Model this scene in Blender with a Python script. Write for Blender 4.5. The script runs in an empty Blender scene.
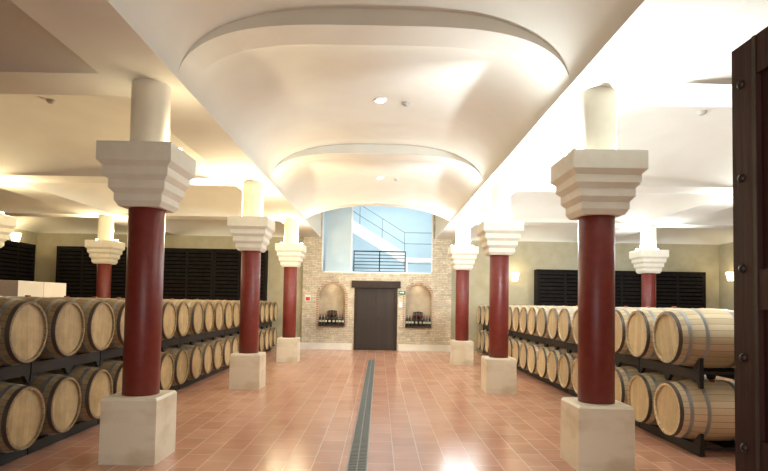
import bpy, bmesh, math, random
from mathutils import Vector, Matrix
random.seed(3)
S=bpy.context.scene
COL=S.collection
S.view_settings.view_transform='Standard'
CX=0.09
YC=[5.32,9.66,13.95]; YB=17.85; YF=1.2
XA=2.165; XO=6.85; XW=11.0
ZS=3.57; VW=1.84
OB0,OB1=6.49,7.21

# ---------------- materials ----------------
def mat(name,col=(.8,.8,.8),rough=.5,metal=0.,emit=None,es=0.,spec=.5):
    m=bpy.data.materials.new(name); m.use_nodes=True
    b=m.node_tree.nodes['Principled BSDF']
    b.inputs['Base Color'].default_value=(*col,1); b.inputs['Roughness'].default_value=rough
    b.inputs['Metallic'].default_value=metal; b.inputs['Specular IOR Level'].default_value=spec
    if emit: b.inputs['Emission Color'].default_value=(*emit,1); b.inputs['Emission Strength'].default_value=es
    return m,m.node_tree,b
def noisy(name,c1,c2,scale=4,rough=.5,detail=4,bump=0.,metal=0.,stretch=(1,1,1),lo=.35,hi=.65,spec=.5):
    m,nt,b=mat(name,c1,rough,metal,spec=spec)
    N=nt.nodes;L=nt.links
    tc=N.new('ShaderNodeTexCoord'); mp=N.new('ShaderNodeMapping'); mp.inputs['Scale'].default_value=stretch
    n=N.new('ShaderNodeTexNoise'); n.inputs['Scale'].default_value=scale; n.inputs['Detail'].default_value=detail
    r=N.new('ShaderNodeValToRGB'); r.color_ramp.elements[0].position=lo; r.color_ramp.elements[1].position=hi
    r.color_ramp.elements[0].color=(*c1,1); r.color_ramp.elements[1].color=(*c2,1)
    L.new(tc.outputs['Object'],mp.inputs[0]);L.new(mp.outputs[0],n.inputs['Vector']);L.new(n.outputs['Fac'],r.inputs[0]);L.new(r.outputs[0],b.inputs['Base Color'])
    if bump:
        bp=N.new('ShaderNodeBump'); bp.inputs['Strength'].default_value=bump; bp.inputs['Distance'].default_value=.02
        L.new(n.outputs['Fac'],bp.inputs['Height']);L.new(bp.outputs[0],b.inputs['Normal'])
    return m
def brickmat(name,axes,c1,c2,mortar,bw,rh,ms,rough,offset=.5,bump=.5,noise=.0,spec=.5,warp=0.,nscale=3.0):
    m,nt,b=mat(name,c1,rough,spec=spec)
    N=nt.nodes;L=nt.links
    tc=N.new('ShaderNodeTexCoord'); sp=N.new('ShaderNodeSeparateXYZ'); cb=N.new('ShaderNodeCombineXYZ')
    L.new(tc.outputs['Object'],sp.inputs[0]);L.new(sp.outputs[axes[0]],cb.inputs[0]);L.new(sp.outputs[axes[1]],cb.inputs[1])
    br=N.new('ShaderNodeTexBrick'); br.offset=offset
    if warp: br.squash=.6; br.squash_frequency=3; br.offset_frequency=2
    br.inputs['Color1'].default_value=(*c1,1);br.inputs['Color2'].default_value=(*c2,1);br.inputs['Mortar'].default_value=(*mortar,1)
    br.inputs['Scale'].default_value=1;br.inputs['Brick Width'].default_value=bw;br.inputs['Row Height'].default_value=rh
    br.inputs['Mortar Size'].default_value=ms;br.inputs['Mortar Smooth'].default_value=.2
    vec=cb.outputs[0]
    if warp:
        wn=N.new('ShaderNodeTexNoise'); wn.inputs['Scale'].default_value=4; L.new(cb.outputs[0],wn.inputs['Vector'])
        sc=N.new('ShaderNodeVectorMath');sc.operation='SCALE';sc.inputs['Scale'].default_value=warp;L.new(wn.outputs['Color'],sc.inputs[0])
        ad=N.new('ShaderNodeVectorMath');ad.operation='ADD';L.new(sc.outputs[0],ad.inputs[0]);L.new(cb.outputs[0],ad.inputs[1]);vec=ad.outputs[0]
    L.new(vec,br.inputs['Vector'])
    n=N.new('ShaderNodeTexNoise'); n.inputs['Scale'].default_value=nscale; n.inputs['Detail'].default_value=5
    L.new(tc.outputs['Object'],n.inputs['Vector'])
    mr=N.new('ShaderNodeMapRange'); mr.inputs[3].default_value=1-noise; mr.inputs[4].default_value=1+noise
    mr.inputs[1].default_value=.3; mr.inputs[2].default_value=.7
    L.new(n.outputs['Fac'],mr.inputs[0])
    mx=N.new('ShaderNodeVectorMath'); mx.operation='SCALE'
    L.new(br.outputs['Color'],mx.inputs[0]);L.new(mr.outputs[0],mx.inputs['Scale']);L.new(mx.outputs[0],b.inputs['Base Color'])
    bp=N.new('ShaderNodeBump'); bp.inputs['Strength'].default_value=bump; bp.inputs['Distance'].default_value=.006; bp.invert=True
    L.new(br.outputs['Fac'],bp.inputs['Height']);L.new(bp.outputs[0],b.inputs['Normal'])
    return m
def stavemat(name,c1,c2,gap,n=28):
    m,nt,b=mat(name,c1,.55); N=nt.nodes;L=nt.links
    tc=N.new('ShaderNodeTexCoord'); sp=N.new('ShaderNodeSeparateXYZ'); L.new(tc.outputs['Object'],sp.inputs[0])
    at=N.new('ShaderNodeMath');at.operation='ARCTAN2';L.new(sp.outputs[1],at.inputs[0]);L.new(sp.outputs[2],at.inputs[1])
    mu=N.new('ShaderNodeMath');mu.operation='MULTIPLY';mu.inputs[1].default_value=n/(2*math.pi);L.new(at.outputs[0],mu.inputs[0])
    fl=N.new('ShaderNodeMath');fl.operation='FLOOR';L.new(mu.outputs[0],fl.inputs[0])
    oi=N.new('ShaderNodeObjectInfo')
    ad=N.new('ShaderNodeMath');ad.operation='MULTIPLY_ADD';ad.inputs[1].default_value=97;L.new(oi.outputs['Random'],ad.inputs[0]);L.new(fl.outputs[0],ad.inputs[2])
    wn=N.new('ShaderNodeTexWhiteNoise');wn.noise_dimensions='1D';L.new(ad.outputs[0],wn.inputs['W'])
    fr=N.new('ShaderNodeMath');fr.operation='FRACT';L.new(mu.outputs[0],fr.inputs[0])
    lt=N.new('ShaderNodeMath');lt.operation='LESS_THAN';lt.inputs[1].default_value=.06;L.new(fr.outputs[0],lt.inputs[0])
    mx=N.new('ShaderNodeMix');mx.data_type='RGBA';mx.inputs[6].default_value=(*c1,1);mx.inputs[7].default_value=(*c2,1);L.new(wn.outputs['Value'],mx.inputs[0])
    m2=N.new('ShaderNodeMix');m2.data_type='RGBA';m2.inputs[7].default_value=(*gap,1);L.new(mx.outputs[2],m2.inputs[6]);L.new(lt.outputs[0],m2.inputs[0])
    mr=N.new('ShaderNodeMapRange');mr.inputs[3].default_value=.75;mr.inputs[4].default_value=1.05;L.new(oi.outputs['Random'],mr.inputs[0])
    sc_=N.new('ShaderNodeVectorMath');sc_.operation='SCALE';L.new(m2.outputs[2],sc_.inputs[0]);L.new(mr.outputs[0],sc_.inputs['Scale'])
    L.new(sc_.outputs[0],b.inputs['Base Color']); return m
def plankmat(name,axis,c1,c2,gap,w,rough=.5,objrand=True,gw=.05,grain=0.):
    m,nt,b=mat(name,c1,rough); N=nt.nodes;L=nt.links
    tc=N.new('ShaderNodeTexCoord'); sp=N.new('ShaderNodeSeparateXYZ'); L.new(tc.outputs['Object'],sp.inputs[0])
    mu=N.new('ShaderNodeMath');mu.operation='DIVIDE';mu.inputs[1].default_value=w;L.new(sp.outputs[axis],mu.inputs[0])
    fl=N.new('ShaderNodeMath');fl.operation='FLOOR';L.new(mu.outputs[0],fl.inputs[0])
    oi=N.new('ShaderNodeObjectInfo')
    ad=N.new('ShaderNodeMath');ad.operation='MULTIPLY_ADD';ad.inputs[1].default_value=31 if objrand else 0;L.new(oi.outputs['Random'],ad.inputs[0]);L.new(fl.outputs[0],ad.inputs[2])
    wn=N.new('ShaderNodeTexWhiteNoise');wn.noise_dimensions='1D';L.new(ad.outputs[0],wn.inputs['W'])
    fr=N.new('ShaderNodeMath');fr.operation='FRACT';L.new(mu.outputs[0],fr.inputs[0])
    lt=N.new('ShaderNodeMath');lt.operation='LESS_THAN';lt.inputs[1].default_value=gw;L.new(fr.outputs[0],lt.inputs[0])
    mx=N.new('ShaderNodeMix');mx.data_type='RGBA';mx.inputs[6].default_value=(*c1,1);mx.inputs[7].default_value=(*c2,1);L.new(wn.outputs['Value'],mx.inputs[0])
    m2=N.new('ShaderNodeMix');m2.data_type='RGBA';m2.inputs[7].default_value=(*gap,1);L.new(mx.outputs[2],m2.inputs[6]);L.new(lt.outputs[0],m2.inputs[0])
    out=m2.outputs[2]
    if grain:
        n=N.new('ShaderNodeTexNoise');n.inputs['Scale'].default_value=7;n.inputs['Detail'].default_value=6;L.new(tc.outputs['Object'],n.inputs['Vector'])
        mr=N.new('ShaderNodeMapRange');mr.inputs[1].default_value=.3;mr.inputs[2].default_value=.7;mr.inputs[3].default_value=1-grain;mr.inputs[4].default_value=1+grain*.5
        L.new(n.outputs['Fac'],mr.inputs[0])
        m3=N.new('ShaderNodeMapRange');m3.inputs[3].default_value=.8;m3.inputs[4].default_value=1.05;L.new(oi.outputs['Random'],m3.inputs[0])
        mm=N.new('ShaderNodeMath');mm.operation='MULTIPLY';L.new(mr.outputs[0],mm.inputs[0]);L.new(m3.outputs[0],mm.inputs[1])
        sc_=N.new('ShaderNodeVectorMath');sc_.operation='SCALE';L.new(out,sc_.inputs[0]);L.new(mm.outputs[0],sc_.inputs['Scale']);out=sc_.outputs[0]
    L.new(out,b.inputs['Base Color']); return m

M_ceil=noisy('plaster_cream',(.735,.715,.63),(.765,.75,.67),2,.85)
M_wall=noisy('plaster_olive',(.38,.34,.22),(.44,.39,.27),3,.9)
M_front=noisy('plaster_front',(.22,.155,.10),(.26,.185,.12),3,.9)
M_floor=brickmat('terracotta_tiles',(1,0),(.51,.25,.16),(.59,.315,.212),(.70,.49,.37),.42,.25,.006,.22,.5,.3,.09,spec=.7)
M_brick=brickmat('ledge_stone',(0,2),(.54,.46,.33),(.72,.64,.49),(.40,.33,.24),.19,.057,.006,.9,.5,1.0,.14,warp=.012,nscale=6)
M_niche=noisy('niche_plaster',(.40,.32,.22),(.48,.39,.27),5,.85)
M_surr=brickmat('surround_brick',(2,0),(.36,.22,.14),(.46,.31,.20),(.62,.54,.43),.07,.3,.010,.9,.0,.6,.1)
M_cap=noisy('capital_stone',(.78,.75,.63),(.82,.79,.68),8,.7,bump=.04)
M_neck=noisy('neck_plaster',(.82,.78,.65),(.87,.83,.70),5,.8)
M_plinth=noisy('cream_marble',(.84,.78,.62),(.60,.49,.31),2.4,.32,detail=11,lo=.47,hi=.76,stretch=(1,1,1.9))
M_red=noisy('red_shaft',(.145,.018,.013),(.17,.024,.017),14,.40,bump=.02,spec=.45)
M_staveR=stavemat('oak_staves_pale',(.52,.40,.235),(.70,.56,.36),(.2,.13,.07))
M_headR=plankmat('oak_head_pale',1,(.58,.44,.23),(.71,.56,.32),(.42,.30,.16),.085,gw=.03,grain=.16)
M_staveL=stavemat('oak_staves_dark',(.27,.19,.095),(.40,.29,.15),(.07,.045,.025))  # darker stave tone for the left rows
M_headL=plankmat('oak_head_dark',1,(.46,.33,.155),(.59,.44,.23),(.29,.19,.10),.085,gw=.03,grain=.24)  # left heads, slightly darker than the right ones
M_hoop,_,_=mat('hoop_steel',(.36,.37,.37),.36,.8)
M_hoopd,_,_=mat('hoop_dark',(.11,.09,.075),.5,.7)
M_bung,_,_=mat('bung',(.3,.05,.03),.5)
M_rack,_,_=mat('rack_steel',(.009,.008,.008),.55,.2)
M_darkwood=noisy('dark_wood',(.022,.012,.008),(.038,.021,.014),6,.6,stretch=(6,6,.6),bump=.15,spec=.3)
M_doorleaf=noisy('door_leaf_wood',(.024,.008,.006),(.040,.014,.010),5,.6,stretch=(6,6,.5),bump=.15,spec=.15)
M_iron,_,_=mat('black_iron',(.02,.018,.017),.4,.8)
M_stud,_,_=mat('stud_iron',(.035,.028,.025),.5,.8)
M_blackwood=noisy('rack_wood',(.008,.006,.005),(.014,.011,.009),8,.75,spec=.12)
M_blackback,_,_=mat('rack_back',(.003,.002,.002),.9,spec=.05)
M_drain,_,_=mat('drain_metal',(.19,.20,.19),.45,.4)
M_drainb,_,_=mat('drain_dark',(.03,.03,.03),.8)
M_white,_,_=mat('white_paint',(.85,.85,.83),.5)
M_blue=noisy('stairwell_paint',(.56,.68,.745),(.60,.72,.775),2,.8)
M_lens,_,_=mat('lamp_lens',(1,1,1),.4,emit=(1,.95,.85),es=30)
M_shade,_,_=mat('sconce_shade',(1,.9,.7),.4,emit=(1,.82,.5),es=6)
M_glass,_,_=mat('bottle_glass',(.012,.02,.012),.12)
M_foil,_,_=mat('foil',(.25,.02,.03),.35)
M_label=mat('paper_label',(.55,.5,.4),.7)[0]
M_carton=noisy('carton',(.66,.58,.50),(.72,.65,.57),3,.8)
M_tape,_,_=mat('tape',(.8,.75,.68),.4)
M_pallet=noisy('pallet_wood',(.45,.3,.17),(.55,.38,.22),6,.8)
M_base=noisy('skirting',(.78,.74,.64),(.83,.79,.7),5,.5)
M_green,_,_=mat('sign_green',(.015,.20,.08),.5)
M_redp,_,_=mat('sign_red',(.6,.04,.03),.5)

# ---------------- helpers ----------------
def bx(bm,x0,x1,y0,y1,z0,z1,mi=0):
    v=[bm.verts.new(p) for p in [(x0,y0,z0),(x1,y0,z0),(x1,y1,z0),(x0,y1,z0),(x0,y0,z1),(x1,y0,z1),(x1,y1,z1),(x0,y1,z1)]]
    for f in [(0,3,2,1),(4,5,6,7),(0,1,5,4),(1,2,6,5),(2,3,7,6),(3,0,4,7)]:
        bm.faces.new([v[i] for i in f]).material_index=mi
    return v
def sqlathe(bm,prof):
    R=[[bm.verts.new((sx*h,sy*h,z)) for sx,sy in ((-1,-1),(1,-1),(1,1),(-1,1))] for h,z in prof]
    for A,B in zip(R[:-1],R[1:]):
        for i in range(4):
            j=(i+1)%4; bm.faces.new([A[i],A[j],B[j],B[i]])
    bm.faces.new(list(reversed(R[0]))); bm.faces.new(R[-1])
def obj(bm,name,mats,parent=None,smooth=False,bevel=0,loc=(0,0,0),seg=2):
    if bevel:
        es=[e for e in bm.edges if len(e.link_faces)==2 and e.calc_face_angle(0)>.5]
        bmesh.ops.bevel(bm,geom=es,offset=bevel,segments=seg,affect='EDGES',profile=.6)
    me=bpy.data.meshes.new(name); bm.normal_update(); bm.to_mesh(me); bm.free()
    for m in (mats if isinstance(mats,(list,tuple)) else [mats]): me.materials.append(m)
    if smooth:
        for p in me.polygons: p.use_smooth=True
        if hasattr(me,'set_sharp_from_angle'): me.set_sharp_from_angle(angle=math.radians(40))
    o=bpy.data.objects.new(name,me); COL.objects.link(o); o.location=loc
    if parent: o.parent=parent
    return o
def empty(name,loc=(0,0,0)):
    o=bpy.data.objects.new(name,None); o.empty_display_size=.1; COL.objects.link(o); o.location=loc; return o
def lathe(bm,prof,seg=32,axis='Z',c=(0,0,0),closed=False,mi=0):
    rings=[]
    for r,t in prof:
        ring=[]
        for i in range(seg):
            a=2*math.pi*i/seg
            if axis=='Z': p=(c[0]+r*math.cos(a),c[1]+r*math.sin(a),c[2]+t)
            elif axis=='X': p=(c[0]+t,c[1]+r*math.cos(a),c[2]+r*math.sin(a))
            else: p=(c[0]+r*math.sin(a),c[1]+t,c[2]+r*math.cos(a))
            ring.append(bm.verts.new(p))
        rings.append(ring)
    n=len(rings)
    for k in range(n if closed else n-1):
        A=rings[k];B=rings[(k+1)%n]
        for i in range(seg):
            j=(i+1)%seg
            f=bm.faces.new([A[i],A[j],B[j],B[i]]); f.material_index=mi
    if not closed:
        bm.faces.new(list(reversed(rings[0]))).material_index=mi; bm.faces.new(rings[-1]).material_index=mi
    return rings
def prism(bm,pts,y0,y1):
    a=[bm.verts.new((p[0],y0,p[1])) for p in pts]; b=[bm.verts.new((p[0],y1,p[1])) for p in pts]
    bm.faces.new(a); bm.faces.new(list(reversed(b)))
    for i in range(len(pts)):
        j=(i+1)%len(pts); bm.faces.new([a[j],a[i],b[i],b[j]])
def tag(o,label,cat,group=None,kind=None):
    if label:o['label']=label
    if cat:o['category']=cat
    if group:o['group']=group
    if kind:o['kind']=kind
def struct(o): o['kind']='structure'; return o
def clone(root,loc,rot=None):
    r=root.copy(); COL.objects.link(r); r.location=loc
    if rot is not None: r.rotation_euler=rot
    for ch in root.children:
        c=ch.copy(); COL.objects.link(c); c.parent=r
    return r
def light(kind,name,loc,e,col=(1,1,1),size=.1,rot=None,sy=None,spot=None):
    l=bpy.data.lights.new(name,kind); l.energy=e; l.color=col
    if kind=='AREA':
        l.size=size
        if sy: l.shape='RECTANGLE'; l.size_y=sy
    else: l.shadow_soft_size=size
    if spot: l.spot_size=spot; l.spot_blend=.8
    o=bpy.data.objects.new(name,l); COL.objects.link(o); o.location=loc
    if rot: o.rotation_euler=rot
    return o

# ---------------- shell ----------------
HT=4.85
bm=bmesh.new(); bx(bm,-XW-.2,XW+.2,-3,YB+.2,-.15,0)
o=struct(obj(bm,'floor',M_floor)); tag(o,'glossy terracotta tile floor of the barrel hall','floor')
def wall(name,b,m,lab):
    bm=bmesh.new(); bx(bm,*b); o=struct(obj(bm,name,m)); tag(o,lab,'wall'); return o
wall('wall_left',(-XW-.2,-XW,YF,YB,0,HT),M_wall,'olive beige plastered side wall')
wall('wall_right',(XW,XW+.2,YF,YB,0,HT),M_wall,'olive beige plastered side wall')
bm=bmesh.new(); bx(bm,-XW,-2.38,YB,YB+.2,0,HT); bx(bm,2.38,XW,YB,YB+.2,0,HT)
o=struct(obj(bm,'wall_back',M_wall)); tag(o,'olive beige plastered end wall behind the bottle racks','wall')
bm=bmesh.new(); bx(bm,-XW,-1.70,YF-.25,YF,0,HT); bx(bm,1.70,XW,YF-.25,YF,0,HT); bx(bm,-1.70,1.70,YF-.25,YF,2.75,HT)
o=struct(obj(bm,'wall_front',M_front)); tag(o,'plastered entrance wall with wide doorway','wall')

ZW=2.45; DZ=2.14; DX0,DX1=-.67,.61
niches=[(-1.43,.84,.74,2.12),(1.33,.84,.74,2.12)]
yb=YB-.12; ye=YB+.22
bm=bmesh.new()
bx(bm,DX0,DX1,yb,ye,DZ,ZW)
bx(bm,-2.38,-1.80,yb,ye,ZW,HT); bx(bm,1.78,2.38,yb,ye,ZW,HT)
for (cx,w,z0,zt),(xa,xb) in zip(niches,[(-2.38,DX0),(DX1,2.38)]):
    r=w/2
    bx(bm,xa,xb,yb,ye,0,z0)
    bx(bm,xa,cx-r,yb,ye,z0,ZW); bx(bm,cx+r,xb,yb,ye,z0,ZW)
    n=20; pts=[(cx-r*math.cos(math.pi*i/n), zt-r+r*math.sin(math.pi*i/n)) for i in range(n+1)]
    for i in range(n):
        a,b=pts[i],pts[i+1]
        v=[bm.verts.new(p) for p in [(a[0],yb,a[1]),(b[0],yb,b[1]),(b[0],yb,ZW),(a[0],yb,ZW)]]; bm.faces.new(v)
        v=[bm.verts.new(p) for p in [(a[0],yb,a[1]),(a[0],yb+.30,a[1]),(b[0],yb+.30,b[1]),(b[0],yb,b[1])]]; f=bm.faces.new(v); f.material_index=1; f.smooth=True
    bx(bm,cx-r,cx+r,yb+.29,ye,z0,ZW,1)
    bx(bm,cx-r,cx+r,yb+.005,ye,z0-.01,z0+.001,1)
    bx(bm,cx-r,cx+r,yb+.01,ye,ZW-.02,ZW)
o=struct(obj(bm,'wall_stone',[M_brick,M_niche])); tag(o,'beige ledge stone wall with arched niches','wall')
for k,(cx,w,z0,zt) in enumerate(niches):
    bm=bmesh.new(); r=w/2; n=20
    P=[(-r,z0)]+[(-r*math.cos(math.pi*i/n),zt-r+r*math.sin(math.pi*i/n)) for i in range(n+1)]+[(r,z0)]
    ro=r+.08
    Q=[(-ro,z0)]+[(-ro*math.cos(math.pi*i/n),zt-r+ro*math.sin(math.pi*i/n)) for i in range(n+1)]+[(ro,z0)]
    for i in range(len(P)-1):
        prism(bm,[(cx+P[i][0],P[i][1]),(cx+P[i+1][0],P[i+1][1]),(cx+Q[i+1][0],Q[i+1][1]),(cx+Q[i][0],Q[i][1])],yb-.02,yb+.001)
    struct(obj(bm,'trim_%d'%(k+1),M_surr))

bm=bmesh.new()
def prof_z(u,s,rise,a,p):
    e=min(1,(1-abs(u))/.003)
    return ZS+s*e+(rise-s)*(max(0,1-abs(u)**a)**p)
def us(n): return [math.sin(-math.pi/2+math.pi*i/n) for i in range(n+1)]
NA=60
RW=.40
AE=3.8
RIBP=[(0,.54,AE,.5),(0,.50,AE,.5),(.06,.41,2.4,.9)]
def bay(y0,y1,q0,dome,q1,m=24):
    G=[]
    for j in range(m+1):
        t=j/m; y=y0+(y1-y0)*t
        q=[q0[i]*(1-t)+q1[i]*t for i in range(4)]
        q[1]+=dome*math.sqrt(max(0,1-abs(2*t-1)**2.2))
        G.append([bm.verts.new((VW*u,y,prof_z(u,*q))) for u in us(NA)])
    for j in range(m):
        for i in range(NA):
            f=bm.faces.new([G[j][i],G[j+1][i],G[j+1][i+1],G[j][i+1]]); f.smooth=True
bay(YF,YC[0]-RW/2,(0,.53,2.8,.5),.12,(0,.70,3.0,.5))
bay(YC[0]+RW/2,YC[1]-RW/2,RIBP[0],.10,(0,.66,2.8,.5))
bay(YC[1]+RW/2,YC[2]-RW/2,RIBP[1],.15,(.06,.44,2.4,.9))
bay(YC[2]+RW/2,YB+.22,(.98,1.13,2,1),0,(.98,1.13,2,1))
bayY=[YF]+YC+[YB+.22]
for k in range(4):
    for (x0,x1) in [(-OB0,-2.53),(2.53,OB0),(-XW,-OB1),(OB1,XW)]:
        ya=bayY[k]+(.28 if k>0 else 0); yb2=bayY[k+1]-(.28 if k<3 else .22)
        n=24; G=[]
        for i in range(n+1):
            u=math.sin(-math.pi/2+math.pi*i/n); row=[]
            for j in range(n+1):
                v=math.sin(-math.pi/2+math.pi*j/n)
                row.append(bm.verts.new(((x0+x1)/2+(x1-x0)/2*u,(ya+yb2)/2+(yb2-ya)/2*v,ZS+.60*(max(0,1-u*u)**.62)*(max(0,1-v*v)**.62))))
            G.append(row)
        for i in range(n):
            for j in range(n):
                f=bm.faces.new([G[i][j],G[i][j+1],G[i+1][j+1],G[i+1][j]]); f.smooth=True
    if k<3:
        yc=YC[k]
        for (x0,x1) in [(-OB0,-2.53),(2.53,OB0),(-XW,-OB1),(OB1,XW)]:
            bx(bm,x0,x1,yc-.28,yc+.28,ZS,4.6)
        A=[bm.verts.new((VW*u,yc-RW/2,prof_z(u,*RIBP[k]))) for u in us(NA)]
        B=[bm.verts.new((VW*u,yc+RW/2,prof_z(u,*RIBP[k]))) for u in us(NA)]
        for i in range(NA):
            f=bm.faces.new([A[i],B[i],B[i+1],A[i+1]]); f.smooth=True
        for R_ in (A,B):
            for i in range(NA):
                a=R_[i];b=R_[i+1]
                c=bm.verts.new((b.co.x,b.co.y,HT-.05));d=bm.verts.new((a.co.x,a.co.y,HT-.05))
                bm.faces.new([bm.verts.new(a.co),bm.verts.new(b.co),c,d])
for (x0,x1) in [(-2.53,-VW),(VW,2.53),(-OB1,-OB0),(OB0,OB1)]:
    bx(bm,x0,x1,YF,YB if abs(x0)>3 or abs(x1)>3 else YB-.12,ZS,HT-.05)
bx(bm,-XW,XW,YF,YB+.22,HT-.05,HT+.15)
o=struct(obj(bm,'ceiling',M_ceil)); tag(o,'cream plaster vaulted ceiling with beams','ceiling')

bm=bmesh.new(); bx(bm,-2.4,DX0-.1,YB-.16,YB-.12,0,.2); bx(bm,DX1+.1,2.4,YB-.16,YB-.12,0,.2)
struct(obj(bm,'baseboard_back',M_base,bevel=.005))

# ---------------- stairwell ----------------
bm=bmesh.new()
x0,x1,y0,y1=-3.2,3.4,YB+.22,YB+4.2
bx(bm,x0,x1,y1,y1+.1,2.4,6.2); bx(bm,x0-.1,x0,y0,y1,2.4,6.2); bx(bm,x1,x1+.1,y0,y1,2.4,6.2)
bx(bm,x0,x1,y0,y1,6.2,6.3); bx(bm,x0,-2.38,y0-.02,y0,2.4,6.2); bx(bm,2.38,x1,y0-.02,y0,2.4,6.2); bx(bm,-2.4,2.4,y0+.01,y0+.05,4.98,6.2)
o=struct(obj(bm,'wall_stairwell',M_blue)); tag(o,'pale blue painted stairwell walls','wall')
bm=bmesh.new(); bx(bm,x0,x1,YB+.22,y1,2.3,2.42)
o=struct(obj(bm,'floor_landing',M_white)); tag(o,'pale landing floor of the stairwell','floor')
light('AREA','stairwell_fill',(0.6,YB+1.3,6.0),165,(.92,.98,1),2.5,sy=1.6)  # bluish area light added to brighten the stairwell, no window modelled
st=empty('staircase',(0,0,0)); tag(st,'white staircase with grey handrail behind the opening','staircase')
n=10; sx0,sz0=.95,3.14; run=.27; rise=.165; sy0,sy1=YB+2.0,YB+3.0
bm=bmesh.new(); bx(bm,sx0,2.6,sy0-.03,sy1,sz0-.16,sz0); obj(bm,'half_landing',M_white,st)
bm=bmesh.new(); bx(bm,1.0,1.08,sy0+.02,sy1,2.42,sz0-.16); obj(bm,'support_wall',M_white,st)
for i in range(n):
    bm=bmesh.new(); bx(bm,sx0-run*(i+1),sx0-run*i+.03,sy0+.03,sy1,sz0+rise*(i+1)-.05,sz0+rise*(i+1)); obj(bm,'tread',M_white,st)
ex,ez=sx0-run*n,sz0+rise*n
bm2=bmesh.new()
prism(bm2,[(sx0+.05,sz0-.16),(sx0+.05,sz0+.16),(ex,ez+.16),(ex,ez-.30),(sx0-.1,sz0-.16)],sy0-.03,sy0+.03)
obj(bm2,'stringer',M_white,st)
bm2=bmesh.new()
prism(bm2,[(sx0,sz0-.14),(ex,ez-.20),(ex,ez-.14),(sx0,sz0-.08)],sy0+.03,sy1)
obj(bm2,'soffit',M_white,st)
M_rail,_,_=mat('rail_grey',(.16,.19,.21),.4,.3)
for i in range(0,n+1,3):
    x=sx0-run*i; z=sz0+rise*i; bm=bmesh.new(); bx(bm,x-.012,x+.012,sy0-.012,sy0+.012,z,z+.9); obj(bm,'baluster',M_rail,st)
for h in (.5,.9):
    bm=bmesh.new(); prism(bm,[(sx0,sz0+h-.015),(sx0,sz0+h+.015),(ex,ez+h+.015),(ex,ez+h-.015)],sy0-.012,sy0+.012)
    obj(bm,'handrail',M_rail,st)
    bm=bmesh.new(); bx(bm,sx0,2.6,sy0-.012,sy0+.012,sz0+h-.012,sz0+h+.012); obj(bm,'landing_rail',M_rail,st)
pn=empty('partition_panel',(0,0,0)); tag(pn,'solid pale blue panel beside the landing opening','panel')
bm=bmesh.new(); bx(bm,-1.74,-.90,YB+.5,YB+.56,2.42,4.9); obj(bm,'panel_sheet',M_blue,pn)
bm=bmesh.new(); bx(bm,-.90,-.85,YB+.48,YB+.58,2.42,4.9); obj(bm,'panel_post',M_white,pn)
rl=empty('railing',(0,YB+.45,2.42)); tag(rl,'black iron balustrade on the stairwell landing','railing')
bm=bmesh.new(); bx(bm,-.80,.93,-.02,.02,.76,.80); obj(bm,'top_rail',M_iron,rl)
for h in (.10,.21,.32,.43,.54,.65):
    bm=bmesh.new(); bx(bm,-.80,.93,-.01,.01,h,h+.025); obj(bm,'horizontal_bar',M_iron,rl)
for i in range(3):
    x=-.80+1.695*i/2; b_=bmesh.new(); bx(b_,x,x+.035,-.02,.02,0,.76); obj(b_,'post',M_iron,rl)
bm=bmesh.new(); wy=YB+.02
bx(bm,-1.80,1.78,wy,wy+.06,ZW,ZW+.05); bx(bm,-1.80,-1.76,wy,wy+.06,ZW,4.6); bx(bm,1.74,1.78,wy,wy+.06,ZW,4.6)
o=struct(obj(bm,'window_1',M_white)); tag(o,'wide interior window opening onto the stairwell','window')

# ---------------- end door ----------------
d=empty('door_1',(0,YB-.12,0)); struct(d); tag(d,'dark brown wooden double door with heavy timber lintel','door')
M_dplank=plankmat('door_planks',0,(.020,.011,.007),(.034,.019,.012),(.006,.003,.002),.16,.65,False)
DM=(DX0+DX1)/2
bm=bmesh.new(); bx(bm,DX0,DM-.005,.04,.10,0.01,DZ-.12); obj(bm,'door_leaf',M_dplank,d,bevel=.004)
bm=bmesh.new(); bx(bm,DM+.005,DX1,.04,.10,0.01,DZ-.12); obj(bm,'door_leaf',M_dplank,d,bevel=.004)
bm=bmesh.new(); bx(bm,DX0-.14,DX1+.14,-.06,.12,DZ-.16,DZ+.06); obj(bm,'lintel',M_darkwood,d,bevel=.01)
for a,b in ((DX0-.05,DX0+.04),(DX1-.04,DX1+.05)):
    bm=bmesh.new(); bx(bm,a,b,-.02,.12,0,DZ-.16); obj(bm,'door_jamb',M_darkwood,d,bevel=.006)
bm=bmesh.new(); lathe(bm,[(.045,0),(.045,.012),(.03,.012),(.03,0)],16,'Y',(.06,0.028,1.0),closed=True); obj(bm,'ring_handle',M_iron,d,smooth=True)
bm=bmesh.new(); bx(bm,DX0,DX1,.10,.22,0,DZ); obj(bm,'door_backing',M_darkwood,d)

s=empty('exit_sign',(.80,YB-.13,1.84)); tag(s,'small green exit sign beside the dark door','sign')
bm=bmesh.new(); bx(bm,-.11,.11,-.02,0,-.055,.055); obj(bm,'sign_plate',M_green,s)
bm=bmesh.new(); prism(bm,[(-.08,-.012),(.02,-.012),(.02,-.04),(.07,0),(.02,.04),(.02,.012),(-.08,.012)],-.024,-.02); obj(bm,'arrow',M_white,s)
s=empty('notice_plate',(.76,YB-.13,1.45)); tag(s,'small white notice plate on the stone wall','sign')
bm=bmesh.new(); bx(bm,-.05,.05,-.01,0,-.08,.08); obj(bm,'sign_plate',M_white,s)
s=empty('fire_sign',(-2.2,YB-.13,1.62)); tag(s,'small white and red notice on the stone wall','sign')
bm=bmesh.new(); bx(bm,-.09,.09,-.01,0,-.10,.10); obj(bm,'sign_plate',M_white,s)
bm=bmesh.new(); bx(bm,-.07,.07,-.013,-.01,-.08,.03); obj(bm,'red_field',M_redp,s)

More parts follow.
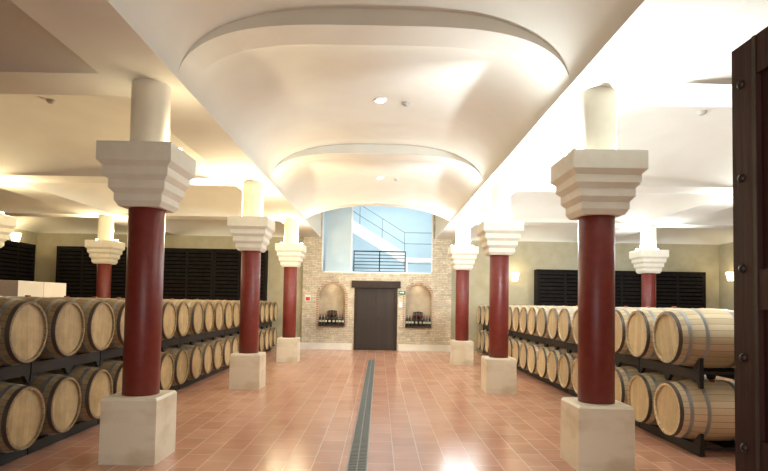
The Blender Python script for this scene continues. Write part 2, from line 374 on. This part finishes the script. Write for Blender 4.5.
# open entrance door leaf
d=empty('door_2',(CX+1.515,0,0)); struct(d); tag(d,'open dark wooden entrance door leaf with iron studs','door')
bm=bmesh.new()
bx(bm,.02,.075,1.25,2.375,.02,2.62)
bx(bm,0,.02,2.22,2.375,.02,2.62); bx(bm,0,.02,1.25,1.40,.02,2.62)
for z0,z1 in ((.02,.24),(.86,.98),(1.50,1.66),(2.46,2.62)): bx(bm,0,.02,1.40,2.22,z0,z1)
obj(bm,'leaf_panel',M_doorleaf,d,bevel=.004)
for z in [.18,.56,.93,1.30,1.67,2.05,2.45]:
    for y in (2.315,1.32):
        bm=bmesh.new(); lathe(bm,[(.018,0.002),(.017,-.006),(.012,-.011),(.005,-.014)],14,'X',(0,y,z)); obj(bm,'iron_stud',M_stud,d,smooth=True)
bm=bmesh.new(); bx(bm,-.004,.0,2.22,2.24,.02,2.62); obj(bm,'moulding',M_darkwood,d)

# ---------------- columns ----------------
def make_column():
    c=empty('column')
    bm=bmesh.new(); sqlathe(bm,[(.253,0),(.253,.575),(.236,.60)]); obj(bm,'plinth',M_plinth,c,bevel=.005)
    bm=bmesh.new(); lathe(bm,[(.162,.598),(.166,.604),(.166,2.37),(.162,2.375)],48); obj(bm,'shaft',M_red,c,smooth=True)
    bm=bmesh.new()
    prof=[(.17,2.36)]; b0=.190
    zz=[2.36,2.47,2.59,2.71,2.93]; bb=[.222,.260,.298,.340]
    for i in range(4):
        b=bb[i]; t=.05
        prof+=[(b0,zz[i]+.001),(b,zz[i]+t),(b,zz[i+1]-.003),(b-.003,zz[i+1])]
        b0=b-.004
    sqlathe(bm,prof)
    obj(bm,'capital',M_cap,c)
    bm=bmesh.new(); lathe(bm,[(.178,2.925),(.178,ZS+.01)],40); obj(bm,'column_neck',M_neck,c,smooth=True)
    return c
def make_up():
    u=empty('uplight')
    bm=bmesh.new(); lathe(bm,[(.045,0),(.045,.030),(.042,.036)],20); obj(bm,'lamp_housing',M_white,u,smooth=True)
    bm=bmesh.new(); lathe(bm,[(.040,.036),(.036,.050),(.02,.056)],20); obj(bm,'lamp_lens',M_lens,u,smooth=True)
    return u
col0=make_column(); up0=make_up(); firstc=True; firstu=True
WARM=(1,.83,.52); COOL=(.86,.95,1)
cols=[(sx*XA,y) for sx in (-1,1) for y in YC]+[(sx*XO,y) for sx in (-1,1) for y in YC[1:]]
for (x,y) in cols:
    if firstc: c=col0; c.location=(x,y,0); firstc=False
    else: c=clone(col0,(x,y,0))
    tag(c,'red round column with stepped cream capital and marble plinth','column','columns carrying the vaults')
    for ox,oy in [(.25,.07),(-.25,.07)]:
        L=(x+ox,y+oy,2.93)
        if firstu: u=up0; u.location=L; firstu=False
        else: u=clone(up0,L)
        tag(u,'small round uplight standing on a column capital','lamp','uplights on the capitals')
        e=55
        if x>0: e=90
        if abs(x)<3:
            if y<6: e=(2 if ox<0 else 6) if x<0 else (400 if ox>0 else 75)
            elif y<10: e=(300 if ox<0 else 65) if x<0 else (360 if ox>0 else 80)
            else: e=80 if x<0 else 130
        light('POINT','uplight_bulb',(L[0],L[1],3.07),e,COOL if x>0 else WARM,.035)

# ---------------- barrels ----------------
BL=.45; RB=.32; RE=.272
def br(t): return RE+(RB-RE)*(1-(t/BL)**2)
def make_barrel(ms,mh):
    b=empty('wine_barrel')
    bm=bmesh.new()
    prof=[(RE-.022,-BL+.03),(RE-.022,-BL)]
    for i in range(13):
        t=-BL+2*BL*i/12; prof.append((br(t),t))
    prof+=[(RE-.022,BL),(RE-.022,BL-.03)]
    lathe(bm,prof,40,'X'); obj(bm,'staves',ms,b,smooth=True)
    for s in (-1,1):
        bm=bmesh.new(); t0,t1=sorted((s*(BL-.035),s*(BL-.022))); lathe(bm,[(RE-.0215,t0),(RE-.0215,t1)],36,'X'); obj(bm,'barrel_head',mh,b)
    for a,w in ((-.430,.036),(-.335,.036),(-.17,.036),(.17,.036),(.335,.036),(.430,.036)):
        bm=bmesh.new(); lathe(bm,[(br(a-w/2)-.002,a-w/2),(br(a-w/2)+.004,a-w/2),(br(a+w/2)+.004,a+w/2),(br(a+w/2)-.002,a+w/2)],40,'X',closed=True)
        obj(bm,'hoop',M_hoopd if abs(a)>.4 else M_hoop,b,smooth=True)
    bm=bmesh.new(); lathe(bm,[(.028,RB-.01),(.026,RB+.012)],16); obj(bm,'bung',M_bung,b,smooth=True)
    return b
def make_rack(down,wedge):
    r=empty('barrel_rack'); W=1.30
    for x in (-.24,.24):
        bm=bmesh.new(); bx(bm,x-.025,x+.025,-W/2,W/2,-.065 if wedge else -.055,.05); obj(bm,'rail',M_rack,r,bevel=.004)
    for y in (-.64,-.015,.61):
        bm=bmesh.new(); bx(bm,-.215,.215,y,y+.03,.005,.03); obj(bm,'crossbar',M_rack,r)
    for x in (-.24,.24):
        for yc in (-.65,0,.65):
            bm=bmesh.new()
            ya=max(yc-.13,-.65); ybb=min(yc+.13,.65); t=(max(yc-.02,-.65),min(yc+.02,.65))
            def blk(pts):
                a=[bm.verts.new((x-.02,p[0],p[1])) for p in pts]; c=[bm.verts.new((x+.02,p[0],p[1])) for p in pts]
                bm.faces.new(a); bm.faces.new(list(reversed(c)))
                for i in range(4):
                    j=(i+1)%4; bm.faces.new([a[j],a[i],c[i],c[j]])
            blk([(ya,.05),(ybb,.05),(t[1],.17),(t[0],.17)])
            if wedge: blk([(t[0],-down),(t[1],-down),(ybb,0),(ya,0)])
            else: blk([(t[0],-down),(t[1],-down),(t[1],0),(t[0],0)])
            bmesh.ops.remove_doubles(bm,verts=bm.verts,dist=1e-4)
            obj(bm,'cradle',M_rack,r)
    return r
PITCH=.66; ZL=(.42,1.185)
rlow=make_rack(ZL[0]-RB-.04,False); rup=make_rack(.14,True)
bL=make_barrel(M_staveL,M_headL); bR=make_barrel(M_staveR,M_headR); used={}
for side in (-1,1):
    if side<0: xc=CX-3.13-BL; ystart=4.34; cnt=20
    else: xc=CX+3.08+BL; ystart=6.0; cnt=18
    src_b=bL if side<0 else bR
    for lv,z in enumerate(ZL):
        for i in range(cnt):
            y=ystart+i*PITCH
            rot=(random.uniform(-.3,.3),0,0)
            loc=(xc+random.uniform(-.012,.012),y,z)
            if ('b',side) not in used: b=src_b; b.location=loc; b.rotation_euler=rot; used[('b',side)]=1
            else: b=clone(src_b,loc,rot)
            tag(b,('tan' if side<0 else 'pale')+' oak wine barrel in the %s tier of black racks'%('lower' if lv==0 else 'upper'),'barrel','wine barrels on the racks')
            if i%2==0:
                L=(xc,y+PITCH/2,z-RB-.04)
                src=rup if lv else rlow
                if lv not in used: r=src; r.location=L; used[lv]=1
                else: r=clone(src,L)
                tag(r,'black steel rack cradling two oak barrels','rack','barrel racks')

# ---------------- drain ----------------
dr=empty('drain_grate',(CX-.18,0,0)); tag(dr,'long slotted metal drain channel set in the tiles','drain')
bm=bmesh.new(); bx(bm,-.09,.09,1.6,14.7,-.01,.002); obj(bm,'channel',M_drainb,dr)
bm=bmesh.new(); bx(bm,-.09,-.078,1.6,14.7,.0021,.008); bx(bm,.078,.09,1.6,14.7,.0021,.008)
bx(bm,-.006,.006,1.6,14.7,.0021,.008)
y=1.6
while y<14.7: bx(bm,-.078,.078,y,y+.024,.0021,.007); y+=.05
obj(bm,'grating',M_drain,dr)

# ---------------- bottle racks ----------------
def make_brack(W,H,D=.38):
    r=empty('bottle_rack')
    bm=bmesh.new()
    for x in (-W/2,W/2-.04): bx(bm,x,x+.04,-D,0,0,H)
    bx(bm,-W/2,W/2,-D,0,H-.05,H); bx(bm,-W/2+.04,W/2-.04,-D,0,0,.08)
    obj(bm,'frame',M_blackwood,r)
    bm=bmesh.new(); bx(bm,-W/2+.04,W/2-.04,-.26,-.0,0.08,H-.05); obj(bm,'dark_interior',M_blackback,r)
    for s in (-1,1):
        xa,xb=((-W/2+.042,-.002) if s<0 else (.002,W/2-.042))
        bm=bmesh.new()
        bx(bm,xa,xa+.03,-D-.012,-D,.1,H-.08); bx(bm,xb-.03,xb,-D-.012,-D,.1,H-.08)
        z=.1
        while z<H-.1: bx(bm,xa,xb,-D-.022,-D-.012,z,z+.08); z+=.12
        obj(bm,'slatted_door',M_blackwood,r)
    return r
bA=make_brack(1.65,3.12)
def br_tag(b): tag(b,'tall black slatted wooden bottle rack against the wall','rack','bottle racks along the walls')
bA.location=(-4.35,YB-.01,0); br_tag(bA)
for x in (-6.0,-7.65,-9.3): br_tag(clone(bA,(x,YB-.01,0)))
for y in (16.35,14.7,13.05): br_tag(clone(bA,(-XW+.01,y,0),(0,0,math.pi/2)))
bB=make_brack(1.77,2.65); bB.location=(5.93,YB-.01,0); br_tag(bB)
for x in (7.70,9.47): br_tag(clone(bB,(x,YB-.01,0)))
for y in (15.35,13.58): br_tag(clone(bB,(XW-.01,y,0),(0,0,-math.pi/2)))

def make_sconce():
    s=empty('wall_sconce')
    bm=bmesh.new(); bx(bm,-.06,.06,-.02,0,-.12,.12); obj(bm,'back_plate',M_iron,s,bevel=.004)
    bm=bmesh.new(); sqlathe(bm,[(.07,-.13),(.11,.13)])
    for v in bm.verts: v.co.y-=.13
    obj(bm,'lamp_shade',M_shade,s)
    return s
sc=make_sconce(); first=True
for (x,y,z,rz) in [(4.40,YB,2.40,0),(XW,17.0,2.5,-math.pi/2),(-XW,16.6,3.28,math.pi/2)]:
    if first: s=sc; s.location=(x,y,z); s.rotation_euler=(0,0,rz); first=False
    else: s=clone(sc,(x,y,z),(0,0,rz))
    tag(s,'glowing wall sconce with tapered shade','wall lamp','wall sconces')
    off=Vector((0,-.32,0)); off.rotate(Matrix.Rotation(rz,3,'Z'))
    light('POINT','sconce_bulb',(x+off.x,y+off.y,z+.1),12,(1,.78,.45),.08)

def make_dl():
    d=empty('ceiling_light')
    bm=bmesh.new(); lathe(bm,[(.065,-.02),(.09,-.02),(.09,.01),(.065,.01)],24,closed=True); obj(bm,'trim_ring',M_white,d,smooth=True)
    bm=bmesh.new(); lathe(bm,[(.064,-.012),(.064,.0)],24); obj(bm,'lamp_lens',M_lens,d)
    return d
dl=make_dl()
for i,(x,y,z) in enumerate([(.05,7.45,4.265),(.05,11.8,4.185),(.05,15.9,4.69)]):
    q=dl if i==0 else clone(dl,(x,y,z)); q.location=(x,y,z)
    tag(q,'round recessed ceiling light at the vault crown','lamp','ceiling lights')
    light('SPOT','downlight_bulb',(x,y,z-.06),[100,150,200][i],(1,.96,.88),.06,spot=2.5)
def make_det():
    d=empty('smoke_detector')
    bm=bmesh.new(); lathe(bm,[(.055,0),(.055,-.02),(.035,-.045),(.02,-.05)],20)
    obj(bm,'detector_body',mat('detector',(.4,.38,.34),.5)[0],d,smooth=True); return d
dt=make_det()
for i,(x,y,z) in enumerate([(.41,7.55,4.27),(.41,11.9,4.19),(-4.4,7.4,4.165),(4.4,7.4,4.165)]):
    q=dt if i==0 else clone(dt,(x,y,z)); q.location=(x,y,z)
    tag(q,'small round smoke detector fixed to the vault','smoke detector','smoke detectors')

# ---------------- niche displays ----------------
def make_bottle():
    b=empty('wine_bottle')
    bm=bmesh.new(); lathe(bm,[(.036,0),(.038,.01),(.038,.19),(.03,.22),(.015,.25),(.0145,.31),(.016,.315)],20); obj(bm,'glass_body',M_glass,b,smooth=True)
    bm=bmesh.new(); lathe(bm,[(.0385,.07),(.0385,.13)],20); obj(bm,'bottle_label',M_label,b,smooth=True)
    bm=bmesh.new(); lathe(bm,[(.0165,.255),(.0165,.318),(.01,.32)],16); obj(bm,'foil_cap',M_foil,b,smooth=True)
    return b
wb=make_bottle(); bf=True
def make_cask():
    c=empty('small_cask')
    pr=[(.09,-.15),(.108,-.08),(.115,0),(.108,.08),(.09,.15)]
    bm=bmesh.new(); lathe(bm,pr,24,'X'); obj(bm,'staves',M_darkwood,c,smooth=True)
    for t,r_ in ((-.12,.1),(-.05,.1135),(.05,.1135),(.12,.1)):
        bm=bmesh.new(); lathe(bm,[(r_-.002,t-.01),(r_+.003,t-.01),(r_+.003,t+.01),(r_-.002,t+.01)],24,'X',closed=True); obj(bm,'hoop',M_hoopd,c)
    for x in (-.08,.08):
        bm=bmesh.new(); bx(bm,x-.015,x+.015,-.09,.09,-.16,-.10); obj(bm,'stand_foot',M_darkwood,c)
    return c
ck=make_cask(); cf=True
for k,(nx,w,z0,zt) in enumerate(niches):
    s=empty('display_shelf',(nx,YB-.12,z0)); tag(s,'dark wooden shelf projecting from an arched wall niche','shelf','niche shelves')
    bm=bmesh.new(); bx(bm,-.41,.41,-.16,.27,.002,.06); obj(bm,'shelf_board',M_darkwood,s,bevel=.005)
    bm=bmesh.new(); bx(bm,-.2,.2,.04,.26,.062,.23); obj(bm,'riser_block',M_darkwood,s,bevel=.004)
    for bxx in (-.36,-.27,-.18,.18,.27,.36,-.06,.07):
        L=(nx+bxx,YB-.12+random.uniform(-.09,-.04),z0+.061)
        if bf: b=wb; b.location=L; bf=False
        else: b=clone(wb,L)
        tag(b,'dark wine bottle standing on a niche shelf','bottle','bottles in the niches')
    L=(nx,YB-.12+.15,z0+.232+.16)
    if cf: c=ck; c.location=L; cf=False
    else: c=clone(ck,L)
    tag(c,'small dark ornamental cask on a niche shelf','cask','niche casks')
    light('POINT','niche_bulb',(nx,YB-.0,zt-.12),1.5,(1,.90,.72),.03)

# ---------------- cartons on pallet ----------------
PX,PY=-5.6,8.5
pl=empty('pallet',(PX,PY,0)); tag(pl,'wooden pallet under a stack of cartons','pallet')
for i in range(6):
    bm=bmesh.new(); bx(bm,-.55+i*.2,-.55+i*.2+.11,-.62,.62,.11,.13); obj(bm,'deck_board',M_pallet,pl)
for y in (-.6,-.05,.5):
    bm=bmesh.new(); bx(bm,-.55,.56,y,y+.1,0,.11); obj(bm,'bearer',M_pallet,pl)
def make_carton():
    c=empty('carton'); bm=bmesh.new(); bx(bm,-.27,.27,-.3,.3,0,.318); obj(bm,'box_body',M_carton,c,bevel=.008)
    bm=bmesh.new(); bx(bm,-.03,.03,-.302,.302,.315,.320); obj(bm,'tape',M_tape,c); return c
ct=make_carton(); f_=True
for lv in range(5):
    for ix in (-.275,.275):
        for iy in (-.305,.305):
            L=(PX+ix,PY+iy,.13+lv*.321)
            if f_: c=ct; c.location=L; f_=False
            else: c=clone(ct,L)
            tag(c,'whitish cardboard wine carton in a pallet stack','carton','stacked cartons')

# ---------------- light & world ----------------
light('AREA','entrance_fill',(0,-1.2,1.9),95,(1,.98,.95),3.2,rot=(math.radians(90),0,0),sy=2.6)  # unseen fill added outside the doorway, standing for entrance daylight
w=bpy.data.worlds.new('World'); S.world=w; w.use_nodes=True
w.node_tree.nodes['Background'].inputs[0].default_value=(.9,.95,1,1); w.node_tree.nodes['Background'].inputs[1].default_value=.45

cam=bpy.data.cameras.new('camera'); co=bpy.data.objects.new('camera',cam); COL.objects.link(co)
PITCHC=math.radians(2.4); ROLL=math.radians(1.0)
co.location=(CX,0,1.5)
R=Matrix.Rotation(math.radians(90)+PITCHC,3,'X')@Matrix.Rotation(ROLL,3,'Z')
co.rotation_euler=R.to_euler()
cam.sensor_width=36; cam.lens=36*555/768; cam.shift_y=(67.5-555*math.tan(PITCHC))/768; cam.shift_x=4/768; cam.clip_start=.05
S.camera=co
